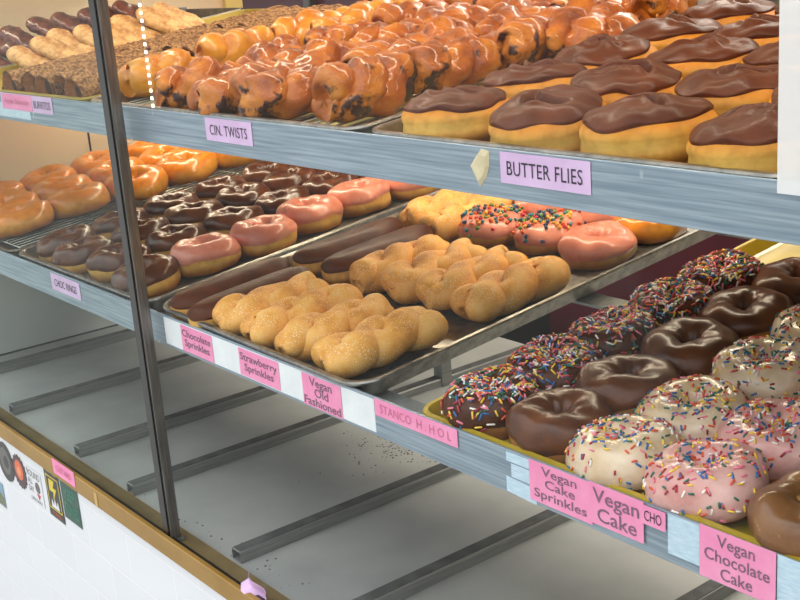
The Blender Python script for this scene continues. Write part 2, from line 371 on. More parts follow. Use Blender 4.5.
# lamps
for nm, lab, loc, sx in (('strip_lamp', 'warm strip lamp fixed under the case lid', (-1.25, .86, H+.2365), 2.3), ('strip_lamp', 'warm strip lamp fixed under the upper shelf', (-1.62, 1.12, H-.1465), 1.64)):
    e = empty(nm, loc)
    link('lamp_housing', MB().box(-sx/2-.02, sx/2+.02, -.02, .02, .004, (.0335 if sx > 2 else .012)).mesh('lamp_housing', M['wpaper'], False), e)
    link('lamp_diffuser', MB().box(-sx/2, sx/2, -.015, .015, .0, .004).mesh('lamp_diffuser', M['lamp'], False), e)
    tag(e, lab, 'lamp')

# ------------------------------------------------------------------ trays
def rrect(hx, hy, r, z, n=6):
    pts = []
    for cx, cy, a0 in ((hx-r, hy-r, 0), (-hx+r, hy-r, 90), (-hx+r, -hy+r, 180), (hx-r, -hy+r, 270)):
        for k in range(n+1):
            a = math.radians(a0+90*k/n); pts.append((cx+r*math.cos(a), cy+r*math.sin(a), z))
    return pts
def pan_mesh(w, d, h, mats, rim=.006, r=.022, liner=False):
    hx, hy = w/2, d/2; loops = []
    for off, z in ((-.012, .0), (-.006, h-.006), (0, h-.004), (.001, h-.001), (0, h+.001), (-rim+.001, h+.001), (-rim, h-.001), (-rim-.005, .003), (-rim-.009, .0012)):
        loops.append(rrect(hx+off, hy+off, max(r+off, .004), z))
    b = MB(); n = len(loops[0])
    for k in range(len(loops)-1):
        b.add(loops[k]+loops[k+1], [(i, (i+1) % n, n+(i+1) % n, n+i) for i in range(n)], 0)
    b.add(loops[-1], [tuple(range(n))], 1 if liner else 0); b.add(loops[0], [tuple(range(n))[::-1]], 0)
    return b.mesh('sheet_pan', mats)
def pan(label, xc, zs, mats, w=.462, d=.66, h=.021, yaw=0, yc=1.0035, liner=False, lift=0, r=.022):
    o = link('sheet_pan', pan_mesh(w, d, h, mats, liner=liner, r=r)); o.matrix_world = shelf_matrix(xc, yc, zs, yaw, lift)
    m = o.modifiers.new('edge', 'EDGE_SPLIT'); m.split_angle = math.radians(50)
    return tag(o, label, 'tray', 'sheet pans on the shelves')
def rack(label, xc, yc, w, d, zs, lift, yaw=0, low=0):
    b = MB()
    for k in range(29):
        x = -w/2+w*k/28; b.tube((x, -d/2, .012-low), (x, d/2, .012-low), .0012, 6)
    for k in range(5):
        y = -d/2+d*k/4; b.tube((-w/2, y, .0095-low), (w/2, y, .0095-low), .0018, 6)
    for x in (-w/2, w/2):
        for y in (-d/2+.0, 0, d/2): b.tube((x, y, 0), (x, y, .0095-low), .0018, 6)
    o = link('cooling_rack', b.mesh('cooling_rack', M['pan'])); o.matrix_world = shelf_matrix(xc, yc, zs, yaw, lift)
    return tag(o, label, 'rack')
pan('aluminium sheet pan under the long eclairs and sugared twists', -1.187, ZL, M['pan'], w=.474, lift=.005, yaw=-.02, r=.036, yc=.9985)
pan('aluminium sheet pan under the chocolate and pink iced rings, left of the eclairs', -1.692, ZL, M['pan'], w=.478, lift=.003)
pan('dark sheet pan under the glazed rings by the left wall', -2.21, ZL, M['dkpan'], w=.52)
pan('yellow sheet pan under the sprinkled and vegan donuts', -.636, ZL, M['ypan'], w=.486, h=.018)
pan('aluminium sheet pan under the chocolate iced butterfly buns', -.690, ZU, M['pan'], w=.47)
M['paper'] = mottled('yellowed_paper', (206, 190, 110), (222, 208, 136), 20, .7, 0, .1)
pan('wide paper lined sheet pan under the cinnamon twist rack', -1.248, ZU, [M['pan'], M['paper']], w=.616, liner=True)
pan('wide yellow sheet pan under the crumb coated rolls and pale bars', -1.874, ZU, M['ypan'], w=.615, d=.64, yc=.995)
pan('dark sheet pan under the dark iced bars by the left wall', -2.335, ZU, M['dkpan'], w=.27)
rack('wire cooling rack under the glossy cinnamon twists', -1.245, 1.005, .575, .61, ZU, .0018, 0, .0075)
rack('wire cooling rack under the glazed rings', -2.21, 1.005, .47, .60, ZL, .0025)

# ------------------------------------------------------------------ pastries
rng = np.random.default_rng(7); random.seed(7)
def waves(U, seed, n=5, lo=2):
    g = np.random.default_rng(seed); s = 0
    for k in range(lo, lo+n): s = s+g.uniform(.3, 1)/k*np.sin(k*U+g.uniform(0, 6.28))
    return s
class Ring:
    def __init__(s, dia=.094, lo=-.12, r=.0206, h=.0228, seed=0, wob=.034):
        s.r = r; s.R = dia/2-r; s.h = h; s.seed = seed; s.wob = wob; s.fl = .76; s.lo = lo
    def P(s, U, V, off=0):
        off = off+.0009*(np.sin(3*U+2*V+s.seed)+.7*np.sin(5*U-3*V+s.seed*2)+.6*np.sin(2*U+4*V+s.seed*3)+.5*np.sin(8*U+3*V+s.seed))
        c = np.cos(V); c = np.sign(c)*np.abs(c)**.88; sn = np.sin(V); sn = np.sign(sn)*np.abs(sn)**.92
        w1 = 1+s.wob*waves(U, s.seed, 4); w2 = 1+s.wob*2.2*waves(U, s.seed+50, 4, 1)
        rho = (s.R+(s.r+off)*c)*w1
        z = (s.h*w2+off)*sn; z = np.maximum(z, -s.h*s.fl)
        return np.stack([rho*np.cos(U), rho*np.sin(U), z+s.h*s.fl], -1)
    def body(s, m, nu=56, nv=22):
        U, V = np.meshgrid(np.linspace(0, 2*np.pi, nu, False), np.linspace(0, 2*np.pi, nv, False), indexing='ij')
        return MB().grid(s.P(U, V), True, True).mesh('dough', m)
    def lim(s, U, drip):
        return s.lo+drip*.3*waves(U, s.seed+9, 7, 2)
    def icing(s, m, t=.0022, drip=.5, nu=72, nv=20):
        U, W_ = np.meshgrid(np.linspace(0, 2*np.pi, nu, False), np.linspace(0, 1, nv), indexing='ij')
        a = s.lim(U, drip); V = a+(np.pi+.55-a)*W_
        e = np.minimum(smooth(0, .07, W_), smooth(0, .07, 1-W_))
        return MB().grid(s.P(U, V, -.0012+(t+.0012)*e), True, False).mesh('icing', m)
    def surf(s, u, v, off): return s.P(np.array([u]), np.array([v]), off)[0]
    def normal(s, u, v):
        d = .02; a = s.surf(u+d, v, 0)-s.surf(u-d, v, 0); b_ = s.surf(u, v+d, 0)-s.surf(u, v-d, 0)
        n = np.cross(a, b_); return n/(np.linalg.norm(n)+1e-9)
def sprinkle_mesh(ring, n, L, R, mats, seed, vlo=.0, vhi=2.9, t=.0022, chip=False, top=.35):
    g = np.random.default_rng(seed); b = MB(); ns = 6
    for k in range(n):
        u = g.uniform(0, 2*np.pi); v = g.uniform(vlo, vhi) if g.random() > top else g.normal(1.5, .5)
        nrm = ring.normal(u, v); c = ring.surf(u, v, t+R*g.uniform(.3, 1.2))
        d = g.normal(size=3); d = d-nrm*(d@nrm)*g.uniform(.75, 1.0); d /= np.linalg.norm(d)
        a1 = np.cross(d, [.3, .5, .8]); a1 /= np.linalg.norm(a1); a2 = np.cross(d, a1)
        l = L*g.uniform(.75, 1.15)
        vs = []; prof = ((-.5, .45), (-.42, 1), (.42, 1), (.5, .45))
        rr = R*g.uniform(.8, 1.2) if chip else R
        for q, w in prof:
            for j in range(ns):
                th = 2*np.pi*j/ns; vs.append(c+d*l*q+(a1*np.cos(th)+a2*np.sin(th))*rr*w)
        f = [(i*ns+j, i*ns+(j+1) % ns, (i+1)*ns+(j+1) % ns, (i+1)*ns+j) for i in range(3) for j in range(ns)]
        f += [tuple(range(ns))[::-1], tuple(range(3*ns, 4*ns))]
        b.add(vs, f, int(g.integers(len(mats))))
    return b.mesh('sprinkles', mats)
def thing(name, parts, mw, label, cat, group):
    e = empty(name); e.matrix_world = mw
    for nm, me in parts:
        o = link(nm, me, e)
        if nm in ('sprinkles', 'cereal_bits'): o['kind'] = 'stuff'
    return tag(e, label, cat, group)
ORD = ['frontmost', 'second from the front', 'third from the front', 'fourth from the front', 'fifth from the front', 'sixth from the front', 'seventh from the front']
def ringset(n, body, ice, dia, seed0, drip=.5, spr=None, **kw):
    out = []
    for k in range(n):
        rg = Ring(dia*(1+.02*math.sin(k*2.1+seed0)), seed=seed0+k*13, **kw)
        parts = [('dough', rg.body(body))]
        if ice: parts.append(('icing', rg.icing(ice, drip=drip)))
        if spr: parts.append((spr[0], spr[1](rg, seed0+k)))
        out.append(parts)
    return out
dense = ('sprinkles', lambda r, s: sprinkle_mesh(r, 500, .0074, .00098, SPR, s, .0, 2.7, .0022))
light = ('sprinkles', lambda r, s: sprinkle_mesh(r, 330, .0054, .00095, SPR, s, -.6, 2.9, .002, top=.22))
fruity = ('cereal_bits', lambda r, s: sprinkle_mesh(r, 130, .0052, .0024, FRU, s, .25, 2.7, .002, True, .6))
def place(sets, pts, zs, name, lab, cat, group, labs=None, tiltr=.06):
    for k, (x, y) in enumerate(pts):
        mw = shelf_matrix(x, y, zs, random.uniform(0, 6.28), .0015, random.uniform(-tiltr, tiltr), random.uniform(-tiltr, tiltr))
        thing(name, sets[k % len(sets)], mw, labs[k] if labs else lab % ORD[k], cat, group)
# -- yellow pan, columns from left to right
ys = [.725, .81, .899, .991, 1.084]
place(ringset(5, M['cake'], M['choc'], .094, 100, .9, dense), [(-.818+.003*math.sin(k*3), y) for k, y in enumerate(ys)], ZL, 'sprinkle_donut', 'chocolate donut under dense rainbow sprinkles, %s along yellow tray left side', 'donut', 'chocolate sprinkle donuts in the yellow tray')
place(ringset(6, M['cake'], M['vchoc'], .097, 200, 1.1), [(-.730, .728), (-.727, .818), (-.730, .912), (-.732, 1.008), (-.734, 1.104), (-.732, 1.20)], ZL, 'chocolate_donut', 'plain chocolate iced donut, %s in the yellow tray second column', 'donut', 'plain chocolate donuts in the yellow tray')
place(ringset(5, M['cake'], M['white'], .097, 300, .9, light, lo=-.5), [(-.645, .720), (-.641, .806), (-.638, .910), (-.642, 1.008), (-.643, 1.106)], ZL, 'sprinkle_donut', 'white glazed vegan donut with loose sprinkles, %s in its column', 'donut', 'white glazed sprinkle donuts')
place(ringset(4, M['cake'], M['vpink'], .097, 400, .9, light, lo=-.5), [(-.561, .722), (-.555, .808), (-.54, .91), (-.542, 1.01)], ZL, 'sprinkle_donut', 'pink glazed vegan donut with loose sprinkles, %s in its column', 'donut', 'pink glazed sprinkle donuts')
place(ringset(3, M['cake'], M['maple'], .096, 500, 1.1, lo=-.4), [(-.462, .724), (-.45, .815), (-.452, .91)], ZL, 'maple_donut', 'brown maple iced donut at the right end of yellow tray, %s', 'donut', 'maple donuts in the yellow tray')
# -- pan of eclairs and twists
place(ringset(2, M['dough'], M['pink'], .098, 600, .6, fruity, h=.021), [(-1.228, 1.105), (-1.13, 1.12)], ZL+.005, 'cereal_donut', '', 'donut', 'pink donuts topped with coloured cereal bits',
      ['pink iced donut with coloured cereal bits, left one behind the twists', 'pink iced donut with coloured cereal bits, right one beside the plain pink donut'])
place(ringset(3, M['dough'], M['pink'], .098, 640, .6, h=.021), [(-1.032, 1.108), (-1.225, 1.215), (-1.115, 1.225)], ZL+.005, 'pink_donut', '', 'donut', 'plain pink donuts behind the twists',
      ['plain pink iced donut right of the cereal donuts at tray edge', 'plain pink donut behind the left cereal donut', 'plain pink donut behind the right cereal donut'])
place(ringset(2, M['glazed'], None, .10, 660, h=.021), [(-1.032, 1.212), (-1.375, 1.27)], ZL+.005, 'glazed_donut', '', 'donut', 'glazed donuts at the back of the twist tray',
      ['plain glazed donut behind the plain pink donut at tray edge', 'plain glazed donut at the back left of the twist tray'])
# -- pan of chocolate rings
place(ringset(6, M['dough'], M['pink'], .103, 700, .7, h=.024, lo=.0), [(-1.56+.012*math.sin(k*2), .828+.098*k) for k in range(5)], ZL+.003, 'pink_donut', 'pink iced ring donut beside the eclair tray, %s of its row', 'donut', 'pink rings along the chocolate ring tray')
rc = ringset(6, M['dough'], M['ringchoc'], .099, 800, .5, h=.0225, lo=.05)
k = 0
for ci, (x, nm) in enumerate(((-1.57, 'right'), (-1.68, 'second'), (-1.785, 'third'), (-1.882, 'far left'))):
    for r in range(6):
        if ci == 0 and r > 0: continue
        y = .735+.1*r+(.012 if ci % 2 else 0)
        mw = shelf_matrix(x+.004*math.sin(k*5), y, ZL, random.uniform(0, 6.28), .0015, random.uniform(-.08, .08), random.uniform(-.08, .08))
        lab = ('glossy chocolate ring at front right corner of its tray, before the pink rings' if ci == 0 else 'glossy chocolate ring donut, %s in %s column of chocolate ring tray' % (ORD[r], nm))
        thing('chocolate_ring', rc[k % 6], mw, lab, 'donut', 'chocolate rings in their tray'); k += 1
# -- glazed rings by the left wall
gl = ringset(5, M['glazed'], None, .122, 900, h=.024, r=.0265); k = 0
for ci, (x, nm) in enumerate(((-2.095, 'right'), (-2.215, 'middle'), (-2.335, 'left'))):
    for r in range(5):
        mw = shelf_matrix(x+.006*math.sin(k*4), .752+.115*r+.02*ci, ZL, random.uniform(0, 6.28), .016, random.uniform(-.12, .12), random.uniform(-.12, .12))
        thing('glazed_ring', gl[k % 5], mw, 'golden glazed ring donut, %s in %s column near left wall' % (ORD[r], nm), 'donut', 'glazed rings on the dark tray'); k += 1
# -- butterfly buns
def bun(seed, a=.058, b_=.0525, h=.0262):
    g = np.random.default_rng(seed)
    def P(U, V, off=0, sw=0):
        c = np.cos(V)**.62 if False else np.sign(np.cos(V))*np.abs(np.cos(V))**.62
        sn = np.sign(np.sin(V))*np.abs(np.sin(V))**.8
        w = 1+.035*waves(U, seed, 5)
        x = (a+off)*c*np.cos(U)*w; y = (b_+off)*c*np.sin(U)*w; z = (h+off)*sn*(1+.05*waves(U, seed+3, 4, 1))
        crease = .0025*np.exp(-((V-.05)/.12)**2); x = x*(1-crease/a); y = y*(1-crease/b_)
        z = np.maximum(z, -h*.75)
        if sw:
            cx = .012*np.sin(x*70+seed); d = np.abs(y-cx); env = smooth(.036, .012, np.abs(x))
            z = z-.011*env*np.exp(-(d/.005)**2)+.004*env*np.exp(-((d-.009)/.005)**2)
            z = z+.0019*np.sin(x*150+seed)*np.cos(y*130+seed*2)*smooth(.2, .7, np.sin(V))
        return np.stack([x, y, z+h*.75], -1)
    U, V = np.meshgrid(np.linspace(0, 2*np.pi, 64, False), np.linspace(-np.pi/2+.001, np.pi/2-.001, 28), indexing='ij')
    body = MB().grid(P(U, V, 0, 0)-np.array([0, 0, 1])*(.011*smooth(.9, 1.3, V))[..., None], True, False).mesh('dough', M['bun'])
    U, W_ = np.meshgrid(np.linspace(0, 2*np.pi, 72, False), np.linspace(0, 1, 34), indexing='ij')
    lo = .5+.2*waves(U, seed+7, 8, 2); V = lo+(np.pi/2-.001-lo)*W_
    ice = MB().grid(P(U, V, -.0008+.0028*smooth(0, .12, W_), 1), True, False).mesh('icing', M['milk'])
    return [('dough', body), ('icing', ice)]
bs = [bun(1000+k*7) for k in range(6)]; k = 0
for ci, (x, nm) in enumerate(((-.852, 'left'), (-.737, 'second'), (-.623, 'third'), (-.515, 'right'))):
    for r in range(5):
        mw = shelf_matrix(x+.004*math.sin(k*3), .73+.103*r+(0, .004, .006, .0)[ci], ZU, random.choice((0, math.pi))+random.uniform(-.35, .35), .0015, random.uniform(-.06, .06), random.uniform(-.05, .1))
        thing('butterfly_bun', bs[k % 6], mw, 'chocolate iced butterfly bun, %s in %s column of top right tray' % (ORD[r], nm), 'bun', 'butterfly buns on the upper shelf'); k += 1
# -- twists: two strands wound round each other
def twist(seed, L, rad, hr, turns, zf, mat_, lump=.08, nt_=72, na=24, crumple=.0):
    g = np.random.default_rng(seed); b = MB(); ph = g.uniform(0, 6.28)
    for s in (0, 1):
        t = np.linspace(0, 1, nt_); ang = 2*np.pi*turns*t+s*np.pi+ph
        env = np.minimum(smooth(-.12, .2, t), smooth(-.12, .2, 1-t))
        C = np.stack([hr*np.cos(ang)*env, (t-.5)*(L-2*rad*.7), hr*zf*np.sin(ang)*env], -1)
        cap = np.sqrt(np.clip(1-(np.clip(.11-np.minimum(t, 1-t), 0, 1)/.11)**2, 0.0004, 1))
        R = rad*cap*(1+lump*np.sin(2*ang+g.uniform(0, 6.28))+lump*.5*np.sin(3*ang+g.uniform(0, 6.28)))
        D = np.gradient(C, axis=0); D /= np.linalg.norm(D, axis=1)[:, None]
        X = np.cross(D, [0, 0, 1.0]); X /= np.linalg.norm(X, axis=1)[:, None]; Z = np.cross(X, D)
        th = np.linspace(0, 2*np.pi, na, False)
        P = C[:, None, :]+R[:, None, None]*(X[:, None, :]*np.cos(th)[None, :, None]+Z[:, None, :]*np.sin(th)[None, :, None]*.92)
        if crumple:
            A, Tt = np.meshgrid(th, t); dR = crumple*(waves(A+5*Tt, seed+s, 6, 2)+waves(A*2-14*Tt, seed+9+s, 5, 2)+.7*waves(30*Tt+A, seed+4, 4, 1))
            P = P+dR[..., None]*(P-C[:, None, :])/rad
        b.grid(P, False, True, flip=True)
        n0 = len(b.v)-nt_*na; b.f.append(tuple(n0+i for i in range(na))); b.f.append(tuple(n0+(nt_-1)*na+i for i in range(na))[::-1]); b.m += [0, 0]
    z0 = min(p[2] for p in b.v)*.93
    b.v = [(p[0], p[1], max(p[2]-z0, 0)) for p in b.v]
    return b.mesh('twist', mat_)
def solo(name, me, mw, label, cat, group):
    o = link(name, me); o.matrix_world = mw; return tag(o, label, cat, group)
st = [twist(1100+k, .174, .0216, .0165, 1.4, .26, M['sugar'], .1) for k in range(6)]
pts = [(x, .752, -.2, 'front rank, '+w) for x, w in ((-1.258, 'beside the eclairs'), (-1.187, 'second from the eclairs'), (-1.115, 'third from the eclairs'), (-1.032, 'at the tray edge'))]
pts += [(x, .936, -.06, 'second rank, '+w) for x, w in ((-1.222, 'beside the eclairs'), (-1.152, 'second from the eclairs'), (-1.083, 'third from the eclairs'), (-1.013, 'at the tray edge'))]
pts += [(-1.365, 1.135, .0, 'behind the left eclair'), (-1.298, 1.115, .05, 'behind the right eclair'), (-1.29, 1.265, .05, 'at the very back of the tray')]
for k, (x, y, a, w) in enumerate(pts):
    solo('sugar_twist', st[k % 6], shelf_matrix(x, y, ZL+.005, a+random.uniform(-.06, .06), .0015), 'cinnamon sugared dough twist, '+w, 'twist', 'sugared twists in the aluminium tray')
ct = [twist(1200+k, .132, .0218, .0175, 1.0+.12*k, .55, M['twist'], .2, crumple=.0022) for k in range(6)]; k = 0
for ci, (x, nm) in enumerate(((-1.345, 'left'), (-1.245, 'second'), (-1.14, 'third'), (-1.03, 'fourth'), (-.972, 'right'))):
    for r in range(5):
        if ci == 4 and r not in (3, 4): continue
        mw = shelf_matrix(x+.008*math.sin(k*3), .735+.112*r+(.0, .0, .0, .02, -.03)[ci], ZU, random.uniform(-.55, .55), .0075, random.uniform(-.3, .3), random.uniform(-.08, .1))
        solo('cinnamon_twist', ct[k % 6], mw, 'glossy orange cinnamon twist, %s' % (('deepest' if r == 4 else 'nearer')+' of the pair at the right end of the rack' if ci == 4 else '%s in %s column on the rack' % (ORD[r], nm)), 'twist', 'cinnamon twists on the rack'); k += 1
yt = [twist(1300+k, .135, .022, .015, 1.1+.1*k, .6, M['ytwist'], .14, crumple=.0015) for k in range(4)]
for k, (x, y, w) in enumerate([(-1.535, .782, 'frontmost of the column beside the crumb rolls'), (-1.535, .902, 'second from the front beside the crumb rolls'), (-1.525, 1.022, 'third from the front beside the crumb rolls'),
                               (-1.53, 1.142, 'fourth from the front beside the crumb rolls'), (-1.455, 1.04, 'right of the third one beside the crumb rolls'), (-1.44, 1.19, 'at the back left corner of the rack'), (-1.53, 1.262, 'at the very back left of the rack')]):
    solo('glazed_twist', yt[k % 4], shelf_matrix(x, y, ZU, random.uniform(-.2, .1), .0075, random.uniform(-.1, .1)), 'yellow glazed dough twist, '+w, 'twist', 'yellow glazed twists')
# -- eclairs
def eclair(seed, L=.182, w=.0315, h=.0205):
    def P(U, V, off=0):
        cu, su = np.cos(U), np.sin(U); c = np.abs(np.cos(V))**.8*np.sign(np.cos(V)); sn = np.sign(np.sin(V))*np.abs(np.sin(V))**.9
        ex = np.sign(cu)*np.abs(cu)**.9; ey = np.sign(su)*np.abs(su)**.42
        x = (w+off)*c*ex*(1+.05*np.sin(su*2.5+seed)); y = (L/2+off)*ey*(1-(1-c)*.22)
        z = np.maximum((h+off)*sn, -h*.75)+h*.75
        return np.stack([x, y, z], -1)
    U, V = np.meshgrid(np.linspace(0, 2*np.pi, 72, False), np.linspace(-np.pi/2+.001, np.pi/2-.001, 22), indexing='ij')
    body = MB().grid(P(U, V), True, False).mesh('dough', M['dough'])
    U, W_ = np.meshgrid(np.linspace(0, 2*np.pi, 72, False), np.linspace(0, 1, 20), indexing='ij')
    lo = .22+.12*waves(U, seed+2, 7, 2); V = lo+(np.pi/2-.001-lo)*W_
    ice = MB().grid(P(U, V, -.0008+.0026*smooth(0, .15, W_)), True, False).mesh('icing', M['ecl'])
    return [('dough', body), ('icing', ice)]
ec = [eclair(3), eclair(8)]
for k, (x, y, yaw, w) in enumerate(((-1.381, .768, -.02, 'front left in the twist tray'), (-1.318, .760, -.03, 'front right, beside the sugared twists'), (-1.368, .957, -.04, 'back left, behind another eclair'), (-1.296, .955, -.04, 'back right, beside the sugared twists'))):
    thing('eclair', ec[k % 2], shelf_matrix(x, y, ZL+.005, yaw, .0015), 'long chocolate iced eclair, '+w, 'eclair', 'eclairs in the aluminium tray')
# -- crumb coated rolls
def roll(seed, L=.165, w=.030, h=.0225):
    g = np.random.default_rng(seed); n1, n2 = 60, 28
    t = np.linspace(0, 1, n1); th = np.linspace(0, 2*np.pi, n2, False); Tt, A = np.meshgrid(t, th, indexing='ij')
    R = 1+.05*waves(A+Tt*3, seed, 5, 1)+.05*g.normal(size=Tt.shape)
    P = np.stack([w*np.cos(A)*R, (Tt-.5)*L, h*np.sin(A)*R+h], -1); P[..., 1] += .004*waves(A, seed+4, 6)*np.where(Tt < .5, 1, -1)
    P[..., 2] = np.maximum(P[..., 2], 0)
    b = MB().grid(P, False, True, flip=True)
    parts = [('crumb_coat', b.mesh('crumb_coat', M['crumb']))]
    f = MB(); w_ = MB()
    for y, sgn in ((-.5*L+.001, 1), (.5*L-.001, -1)):
        rr = np.array([.98, .9, .72, .62])[:, None]; dd = np.array([0, 0, .012, .012])[:, None]
        Q = np.stack([w*np.cos(th)[None]*rr, np.full((4, n2), y)+sgn*dd, h*np.sin(th)[None]*rr+h], -1); w_.grid(Q, False, True, flip=sgn > 0)
        c = np.stack([w*.63*np.cos(th), np.full(n2, y+sgn*.011), h*.63*np.sin(th)+h], -1); f.add(c, [tuple(range(n2))])
    parts += [('wrap', w_.mesh('wrap', M['wrap'])), ('filling', f.mesh('filling', M['fill']))]
    return parts
rl = [roll(1400+k) for k in range(5)]; k = 0
for ci, x in enumerate((-1.855, -1.795, -1.735, -1.675, -1.615)):
    nm = ('far left', 'second', 'middle', 'fourth', 'right')[ci]
    for r in range(3):
        mw = shelf_matrix(x+random.uniform(-.004, .004), .775+.17*r+random.uniform(-.008, .008), ZU, random.uniform(-.05, .05), .003+.0*r)
        thing('crumb_roll', rl[k % 5], mw, 'brown crumb coated roll with open end, %s in %s column' % (ORD[r], nm), 'roll', 'crumb rolls on the upper shelf'); k += 1
# -- stacked bars by the left wall
def barmesh(seed, L, w, h, m):
    g = np.random.default_rng(seed); n1, n2 = 40, 18
    t = np.linspace(-1, 1, n1); th = np.linspace(0, 2*np.pi, n2, False); Tt, A = np.meshgrid(t, th, indexing='ij')
    env = (1-np.abs(Tt)**5*.999)**.5; R = 1+.10*waves(A*1+Tt*4, seed, 5, 1)+.09*waves(A*2-Tt*9, seed+5, 6, 2)+.03*g.normal(size=Tt.shape)
    c, s_ = np.cos(A), np.sin(A)
    P = np.stack([w*np.sign(c)*np.abs(c)**.7*env*R, Tt*L/2, h*np.sign(s_)*np.abs(s_)**.7*env*R], -1)
    return MB().grid(P, False, True, flip=True).mesh('bar', m)
pb = [barmesh(1500+k, .115, .0235, .0095, M['bar']) for k in range(4)]; cb = [barmesh(1600+k, .105, .022, .0105, M['cbar']) for k in range(3)]
def lean(x, y, z, d, roll):
    d = Vector(d).normalized(); s_ = d.cross(Vector((0, 0, 1))).normalized(); u = s_.cross(d)
    m = Matrix((s_, d, u)).transposed().to_4x4()
    return Matrix.Translation((x, y, z)) @ m @ Matrix.Rotation(roll, 4, 'Y')
places = ('nearest the glass', 'second from the glass', 'third from the glass', 'fourth from the glass', 'fifth from the glass', 'sixth from the glass', 'seventh from the glass', 'deepest in the case')
for k, (y, h) in enumerate(((.835, .022), (.877, .031), (.918, .035), (.962, .033), (1.005, .030), (1.045, .035), (1.09, .040), (1.13, .040))):
    solo('fried_bar', pb[k % 4], lean(-2.12+.012*math.sin(k*2.3), y, ZU+T*(y-Y0)+h, (.6, .55, -.42), .45), 'pale fried dough bar leaning in the left pile, place '+places[k], 'bar', 'pale bars leaning by the left wall')
for k, (y, h) in enumerate(((.80, .036), (.84, .050), (.875, .056), (.927, .063), (.984, .060), (1.03, .058), (1.066, .060), (1.105, .058))):
    solo('iced_bar', cb[k % 3], lean(-2.26+.012*math.sin(k*2.9), y, ZU+T*(y-Y0)+h-.006, (.55, .6, -.45), .45), 'dark iced dough bar leaning behind the pale bars, place '+places[k], 'bar', 'dark bars leaning by the left wall')

# ------------------------------------------------------------------ cards, tape, writing
def text_mesh(body, mat_, w, h, spacing=1.0, bold=0.0, line=.95):
    c = bpy.data.curves.new('lettering', 'FONT'); c.body = body; c.align_x = 'CENTER'; c.space_character = spacing; c.space_line = line; c.offset = bold; c.resolution_u = 3
    o = bpy.data.objects.new('lettering', c); COL.objects.link(o)
    dg = bpy.context.evaluated_depsgraph_get(); me = bpy.data.meshes.new_from_object(o.evaluated_get(dg)); bpy.data.objects.remove(o)
    v = np.array([p.co[:] for p in me.vertices]); lo, hi = v.min(0), v.max(0); c_ = (lo+hi)/2; sc = np.array([w, h])/(hi-lo)[:2]
    for p in me.vertices: p.co = ((p.co[0]-c_[0])*sc[0], 0, (p.co[1]-c_[1])*sc[1])
    me.materials.clear(); me.materials.append(mat_); me.name = 'lettering'; me.flip_normals() if False else None
    return me
def patch(x0, x1, z0, z1, th=.0005, skew=0.0, curl=0.0):
    """thin sheet facing the street; skew drops its right end, curl lifts its lower edge"""
    n = 9; b = MB(); P = np.zeros((n, n, 3))
    for i in range(n):
        for j in range(n):
            u, v = i/(n-1), j/(n-1); P[i, j] = (x0+(x1-x0)*u, -curl*(1-v)**2*(.5+u*.5), z0+(z1-z0)*v-skew*u)
    b.grid(P, mi=0); Q = P.copy(); Q[..., 1] += th; b.grid(Q, flip=True)
    edge = [(i, 0) for i in range(n)]+[(n-1, j) for j in range(1, n)]+[(i, n-1) for i in range(n-2, -1, -1)]+[(0, j) for j in range(n-2, 0, -1)]
    m = len(edge); vs = [P[i, j] for i, j in edge]+[Q[i, j] for i, j in edge]
    b.add(vs, [(k, m+k, m+(k+1) % m, (k+1) % m) for k in range(m)])
    return b
def card(name, label, x0, x1, z0, z1, mat_, text=None, ink='ink', tw=.85, th_=.6, y=.6672, rot=0, spacing=1.0, bold=0, dy=0, skew=0, curl=0, group='price cards on the shelf fronts', cat='card', line=.95, dx=0):
    xc, zc = (x0+x1)/2, (z0+z1)/2; w, h = x1-x0, z1-z0
    e = empty(name, (xc, y, H+zc)) if text else None
    me = patch(-w/2, w/2, -h/2, h/2, .0004, skew, curl).mesh('paper', mat_, False)
    if text:
        link('paper', me, e)
        for t in (text if isinstance(text, list) else [(text, ink, tw, th_, dx, dy)]):
            o = link('lettering', text_mesh(t[0], M[t[1]], w*t[2], h*t[3], spacing, bold, line), e, (t[4]*w, -.0004, t[5]*h))
        e.rotation_euler = (0, rot, 0)
    else:
        e = link(name, me, None, (xc, y, H+zc)); e.rotation_euler = (0, rot, 0)
    return tag(e, label, cat, group)
G2 = 'pink printed cards on the lower shelf'
card('price_card', 'lilac card reading CIN. TWISTS on the upper shelf front', -1.222, -1.121, -.1885, -.1625, M['lilac'], 'CIN. TWISTS', 'ink', .8, .45, spacing=1.05)
card('price_card', 'lilac card reading BUTTER FLIES on the upper shelf front', -.729, -.628, -.1885, -.1625, M['lilac'], 'BUTTER FLIES', 'ink', .84, .46, spacing=1.05)
card('price_card', 'lilac card reading CHOC RINGS on the lower shelf front', -1.772, -1.664, -.4615, -.4345, M['lilac'], 'CHOC RINGS', 'ink', .76, .42, spacing=1.0)
card('price_card', 'pink and lilac card reading BURRITOS at the upper shelf left end', -1.86, -1.662, -.1845, -.160, M['lilac'], [('BURRITOS', 'ink', .31, .46, .31, -.02)])
card('price_card', 'faded pink card taped over the left half of the burritos card', -1.855, -1.737, -.184, -.1615, M['pinkp'], 'Apple Bavarian', 'fink', .82, .5, y=.6666)
card('paper_strip', 'long white paper strip behind the chocolate sprinkles card', -1.397, -.938, -.471, -.4345, M['wpaper'], None, y=.6676, cat='paper')
card('price_card', 'pink card reading Chocolate Sprinkles on the white strip', -1.35, -1.270, -.4705, -.4355, M['pinkp'], 'Chocolate\nSprinkles', 'gink', .92, .72, y=.6668, group=G2, bold=.012)
card('price_card', 'pink card reading Strawberry Sprinkles on the white strip', -1.206, -1.118, -.4695, -.4355, M['pinkp'], 'Strawberry\nSprinkles', 'gink', .92, .74, y=.6668, group=G2, bold=.012)
